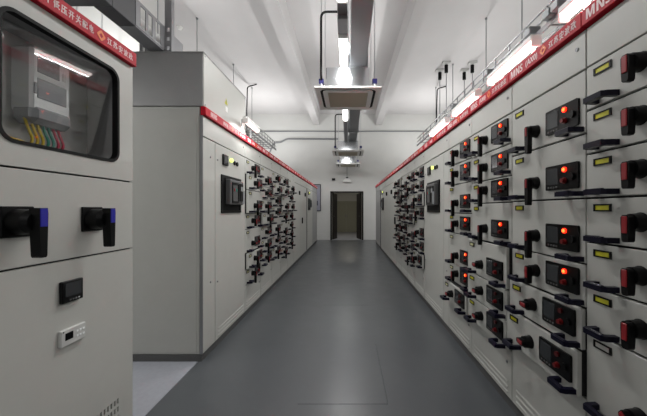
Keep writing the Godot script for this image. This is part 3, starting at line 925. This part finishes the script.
	for p in [[0.03, 0.02], [0.03, 0.44], [1.02, 0.02], [1.02, 0.44]]:
		part("screw", cyl(0.006, 0.004, "z", 8), M.steel, bx, Vector3(p[0], p[1], 0.006))

	overhead()
	far_wall()
	await get_tree().process_frame


func far_specs(k: int) -> Array:
	var plans := [
		[1.935, 1.740, 1.545, 1.350, 1.155, 0.865, 0.670, 0.475],
		[1.935, 1.740, 1.545, 1.255, 1.060, 0.770, 0.575, 0.380],
		[1.935, 1.645, 1.450, 1.255, 1.060, 0.865, 0.670, 0.475],
	]
	var p: Array = plans[k % 3]
	var out := []
	for i in p.size() - 1:
		var kind: String = ["long", "short", "side"][rng.randi_range(0, 2)]
		out.append([p[i + 1], p[i], kind, false, 0.03 if rng.randf() < 0.3 else 0.0, "cream"])
	return out


func overhead() -> void:
	# dark cable trunking over the left foreground, ending over the busbar box
	var ct := thing("cable_trunking", "dark grey cable trunking hung above the left foreground cabinet", "cable tray", Vector3(-1.6, 2.685, 0))
	part("wide_trunk", boxes([[-0.75, 0.0, 0.0, 0.215, -2.04, 2.6]], 0.004), M.darktray, ct)
	part("narrow_trunk", boxes([[-0.13, 0.0, 0.0, 0.215, -2.26, -2.04]], 0.003), M.darktray, ct)
	part("tray_bottom", boxes([[-0.13, 0.0, 0.0, 0.012, -2.90, -2.26]], 0.002), M.tray, ct)
	part("side_rail", pierced(-2.90, -2.26, 0.012, 0.215, -0.006, 0.0, [[-2.45, -2.40, 0.03, 0.19], [-2.37, -2.31, 0.03, 0.19], [-2.56, -2.49, 0.03, 0.19]]), M.tray, ct, Vector3(-0.003, 0, 0), Vector3(0, -PI / 2, 0))
	part("side_rail", boxes([[-0.13, -0.124, 0.012, 0.215, -2.90, -2.26]]), M.plastic, ct)
	for k in 3:
		part("rung", boxes([[-0.124, -0.009, 0.012, 0.03, -2.32 - 0.22 * k, -2.29 - 0.22 * k]]), M.tray, ct)
	part("end_plate", boxes([[-0.13, 0.0, 0.0, 0.215, -2.906, -2.900]]), M.darktray, ct)
	# struts that carry it
	var st := thing("strut_post", "grey slotted strut channel rising from the busbar box to the ceiling", "strut", Vector3(-1.566, 2.664, -2.635))
	var holes := []
	for k in 3:
		holes.append([-0.012, 0.012, 0.03 + 0.08 * k, 0.065 + 0.08 * k])
	part("channel_web", pierced(-0.03, 0.03, 0.0, TOP - 2.664, 0.02, 0.024, holes), M.tray, st)
	part("channel_side", boxes([[-0.03, -0.026, 0, TOP - 2.664, -0.02, 0.02], [0.026, 0.03, 0, TOP - 2.664, -0.02, 0.02]]), M.tray, st)
	part("foot_plate", boxes([[-0.05, 0.05, 0, 0.006, -0.05, 0.05]]), M.galv, st)
	var s2 := thing("strut_post", "short slotted strut behind the red strip under the cable trunking", "strut", Vector3(-1.80, 2.664, -2.66))
	part("channel_web", pierced(-0.03, 0.03, 0.0, 0.24, 0.02, 0.024, holes), M.tray, s2)
	part("channel_side", boxes([[-0.03, -0.026, 0, 0.24, -0.02, 0.02], [0.026, 0.03, 0, 0.24, -0.02, 0.02]]), M.tray, s2)
	part("cross_arm", boxes([[-0.04, 0.068, 0.20, 0.24, -0.02, 0.02]], 0.003), M.galv, s2)

	# basket trays over both rows
	for s in [-1, 1]:
		var x0 := 1.13 if s > 0 else -1.26
		var z0 := 0.2 if s > 0 else 3.7
		var z1 := 4.9 if s > 0 else 5.25
		var t := thing("cable_tray", "long wire cable tray above the %s row" % ["left", "", "right"][s + 1], "cable tray", Vector3(x0, 2.335, 0), 0.0, "cable trays over the rows")
		for k in 3:
			part("tray_wire", boxes([[s * 0.10 * k - 0.004, s * 0.10 * k + 0.004, 0.022, 0.03, -z1, -z0]]), M.steel, t)
		for y in [0.07, 0.125]:
			part("tray_wire", boxes([[-0.004, 0.004, y - 0.004, y + 0.004, -z1, -z0], [s * 0.2 - 0.004, s * 0.2 + 0.004, y - 0.004, y + 0.004, -z1, -z0]]), M.steel, t)
		part("side_rail", boxes([[-0.008, 0.008, 0.0, 0.028, -z1, -z0], [s * 0.2 - 0.008, s * 0.2 + 0.008, 0.0, 0.028, -z1, -z0]], 0.002), M.tray, t)
		var ribs := []
		var z := z0 + 0.1
		while z < z1:
			ribs.append([-0.004, 0.004, 0.0, 0.13, -z - 0.004, -z + 0.004])
			ribs.append([s * 0.2 - 0.004, s * 0.2 + 0.004, 0.0, 0.13, -z - 0.004, -z + 0.004])
			ribs.append([minf(0, s * 0.2), maxf(0, s * 0.2), 0.014, 0.022, -z - 0.004, -z + 0.004])
			z += 0.2 if s > 0 else 0.15
		var r := part("tray_ribs", boxes(ribs), M.steel, t)
		r.set_meta("kind", "stuff")
		for k in 4:
			var zz := z0 + 0.5 + 1.25 * k
			if zz < z1:
				part("tray_foot", boxes([[s * 0.1 - 0.015, s * 0.1 + 0.015, -0.141, 0.02, -zz - 0.015, -zz + 0.015]], 0.002), M.galv, t)
		if s > 0:
			for zz in [1.59, 1.66, 1.83, 2.38, 3.15]:
				part("junction_box", boxes([[-0.04, 0.03, 0.03, 0.075, -zz - 0.03, -zz + 0.03]], 0.004), M.galv, t)
	# rods from the ceiling that carry the rear lights
	for s in [-1, 1]:
		var side: String = ["left", "", "right"][s + 1]
		for k in 4:
			var z: float = [5.0, 6.3, 8.3, 9.9][k]
			var t := thing("hanger_rod", "thin hanger rod from the ceiling behind the %s row, %s one" % [side, ["nearest", "second", "third", "farthest"][k]], "hanger rod", Vector3(s * (2.9 if s > 0 else 3.17), 0, -z), 0.0, "hanger rods behind the %s row" % side)
			part("rod", cyl(0.010 if s > 0 else 0.008, TOP - 2.9, "y", 8), M.galv, t, Vector3(0, (TOP + 2.9) / 2, 0))
			part("anchor", join([[cyl(0.024, 0.03, "y", 12), Vector3(0, TOP - 0.015, 0)]]), M.galv, t)
			part("trunk_clamp", boxes([[-0.06, 0.06, 2.86, 2.90, -0.04, 0.04]], 0.003), M.galv, t)
		var tk := part_thing("light_trunking", boxes([[-0.04, 0.04, 2.80, 2.86, -11.4, -0.5]], 0.004), M.tray, Vector3(s * (2.99 if s > 0 else 3.14), 0, 0))
		tag(tk, "metal trunking over the hidden aisle behind the %s row" % side, "trunking", "light trunking of the rear aisles")
		# dark flexible conduit hooked down from the ceiling
		var fx := part_thing("flexible_conduit", tube(bent([Vector3(0.30, TOP - 0.02, 0.0), Vector3(0.0, TOP - 0.1, 0), Vector3(-0.02, TOP - 0.9, 0), Vector3(0.0, 2.87, 0)], 0.08, 5), 0.018, 8), M.black, Vector3(s * (2.9 if s > 0 else 3.22), 0, -9.75 if s > 0 else -9.6))
		tag(fx, "dark flexible conduit hooked down from the ceiling behind the %s row" % side, "conduit", "flexible conduits")
		# spring hangers at the right
	var spots := [[2.64, 8.62, "front left"], [2.68, 8.18, "nearer left"], [3.34, 8.62, "rear right"], [3.39, 8.18, "nearer right"]]
	var says := ["spring hanger with round ceiling plate, leftmost of the four above the right row", "spring hanger with round ceiling plate, second from left of the four above right row", "spring hanger with round ceiling plate, third from left of the four above right row", "spring hanger with round ceiling plate, rightmost of the four above the right row"]
	for k in 4:
		var t := thing("spring_hanger", says[k], "hanger", Vector3(spots[k][0], 0, -spots[k][1]), 0.0, "spring hangers over the right row")
		part("ceiling_plate", boxes([[-0.11, 0.11, TOP - 0.06, TOP, -0.07, 0.07]], 0.006), M.offwhite, t)
		part("spring_housing", cyl(0.048, 0.20, "y", 14), M.rubber, t, Vector3(0, TOP - 0.19, 0))
		part("rod", cyl(0.010, TOP - 3.0, "y", 6), M.galv, t, Vector3(0, (TOP + 2.4) / 2, 0))
	# smoke detector
	var sd := thing("smoke_detector", "small round smoke detector on the ceiling above the busbar box", "detector", Vector3(-3.7, TOP, -6.6))
	part("detector_base", cyl(0.06, 0.02, "y", 18), M.plastic, sd, Vector3(0, -0.01, 0))
	part("detector_head", cyl(0.035, 0.04, "y", 18, 0.05), M.plastic, sd, Vector3(0, -0.04, 0))

	# ventilation duct over the aisle
	var du := thing("ventilation_duct", "long square grey ventilation duct hung over the middle of the aisle", "duct", Vector3(0.145, 3.38, 0))
	var joints := [-1.0, 1.2, 2.6, 4.35, 6.2, 8.0, 9.8, 11.6, FAR]
	for k in joints.size() - 1:
		part("duct_section", boxes([[-0.115, 0.115, 0.0, 0.30, -joints[k + 1] + 0.004, -joints[k] - 0.004]], 0.004), M.galv, du)
		if k > 0:
			part("duct_flange", boxes([[-0.145, 0.145, -0.03, 0.33, -joints[k] - 0.012, -joints[k] + 0.012]], 0.002), M.galv, du)
			for s in [-1, 1]:
				part("hanger_rod", cyl(0.006, TOP - 3.38 - 0.30, "y", 6), M.zinc, du, Vector3(s * 0.135, (TOP - 3.38 + 0.30) / 2 + 0.01, -joints[k]))
	# galvanised light trunking along its left side
	var gt := thing("galvanised_trunking", "narrow galvanised trunking running along the left side of the duct", "trunking", Vector3(-0.060, 3.447, 0))
	part("channel", boxes([[-0.055, 0.055, 0.0, 0.07, -11.2, 0.5]], 0.004), M.steel, gt)
	part("channel_cover", boxes([[-0.058, 0.058, -0.045, 0.0, -3.60, -3.30]], 0.004), M.galv, gt)
	for z in [1.0, 3.4, 5.8, 8.2]:
		part("hanger_rod", cyl(0.006, TOP - 3.517, "y", 6), M.zinc, gt, Vector3(0, (TOP - 3.447 + 0.07) / 2, -z))
	cassette("ceiling air conditioner cassette nearest the camera, large square panel with beige grille", 4.22, 3.02)
	cassette("second ceiling air conditioner cassette along the aisle, seen half as wide", 8.9, 3.04)
	cassette("smallest and farthest ceiling air conditioner cassette, near the far wall", 11.6, 3.06, false)


func part_thing(called: String, mesh: Mesh, m: Material, at: Vector3) -> MeshInstance3D:
	var o := MeshInstance3D.new()
	o.mesh = mesh
	o.material_override = m
	o.position = at
	o.name = numbered(called)
	add_child(o)
	return o


func far_wall() -> void:
	var z := -FAR + 0.03
	var c := part_thing("wall_conduit", tube([Vector3(-4.9, 4.59, z), Vector3(4.1, 4.59, z)], 0.022, 8), M.galv, Vector3.ZERO)
	tag(c, "thin upper conduit running straight across the far wall", "conduit")
	c = part_thing("wall_conduit", tube(bent([Vector3(-3.5, 3.2, z + 0.03), Vector3(-3.12, 4.11, z + 0.03), Vector3(-2.85, 4.11, z + 0.03), Vector3(-2.58, 4.26, z + 0.03), Vector3(-0.42, 4.26, z + 0.03)], 0.10, 5), 0.032, 8), M.galv, Vector3.ZERO)
	tag(c, "grey conduit stepping up from the left cable tray along the far wall", "conduit")
	# notice board
	var nb := thing("notice_board", "pale board with black frame on the far wall beside the left row", "board", Vector3(-1.33, 1.78, -FAR))
	part("board_panel", boxes([[-0.20, 0.155, -0.53, 0.55, 0, 0.02]], 0.003), mat(Color(0.62, 0.62, 0.68), 0.4), nb)
	part("frame", ring(corners_for(-0.225, 0.18, -0.56, 0.575, 1), corners_for(-0.20, 0.155, -0.53, 0.55, 1), 0, 0.03), M.black, nb)
	part("emblem", boxes([[-0.09, 0.06, -0.32, -0.12, 0.02, 0.024]], 0.001), mat(Color(0.30, 0.30, 0.36), 0.5), nb)
	# emergency light over the doorway
	var el := thing("emergency_light", "white emergency light hanging on a rod over the far doorway", "emergency light", Vector3(-0.04, 2.45, -12.62))
	part("housing", slab(PackedVector2Array([Vector2(-0.18, 0), Vector2(0.18, 0), Vector2(0.15, 0.08), Vector2(0.06, 0.15), Vector2(-0.06, 0.15), Vector2(-0.15, 0.08)]), -0.05, 0.05), M.plastic, el)
	part("rod", cyl(0.012, TOP - 2.59, "y", 8), M.galv, el, Vector3(0, (TOP - 2.44 + 0.15) / 2, 0))
	part("bracket", boxes([[-0.05, 0.05, 0.145, 0.20, -0.03, 0.03]], 0.004), M.black, el)
	var bo := thing("wall_box", "small black box on the far wall above the doorway's left side", "box", Vector3(-0.61, 2.56, -FAR))
	part("box_body", boxes([[-0.07, 0.07, -0.045, 0.045, 0, 0.07]], 0.006), M.black, bo)
	part("box_lens", cyl(0.03, 0.03, "z", 14), M.bezel, bo, Vector3(0, 0, 0.08))
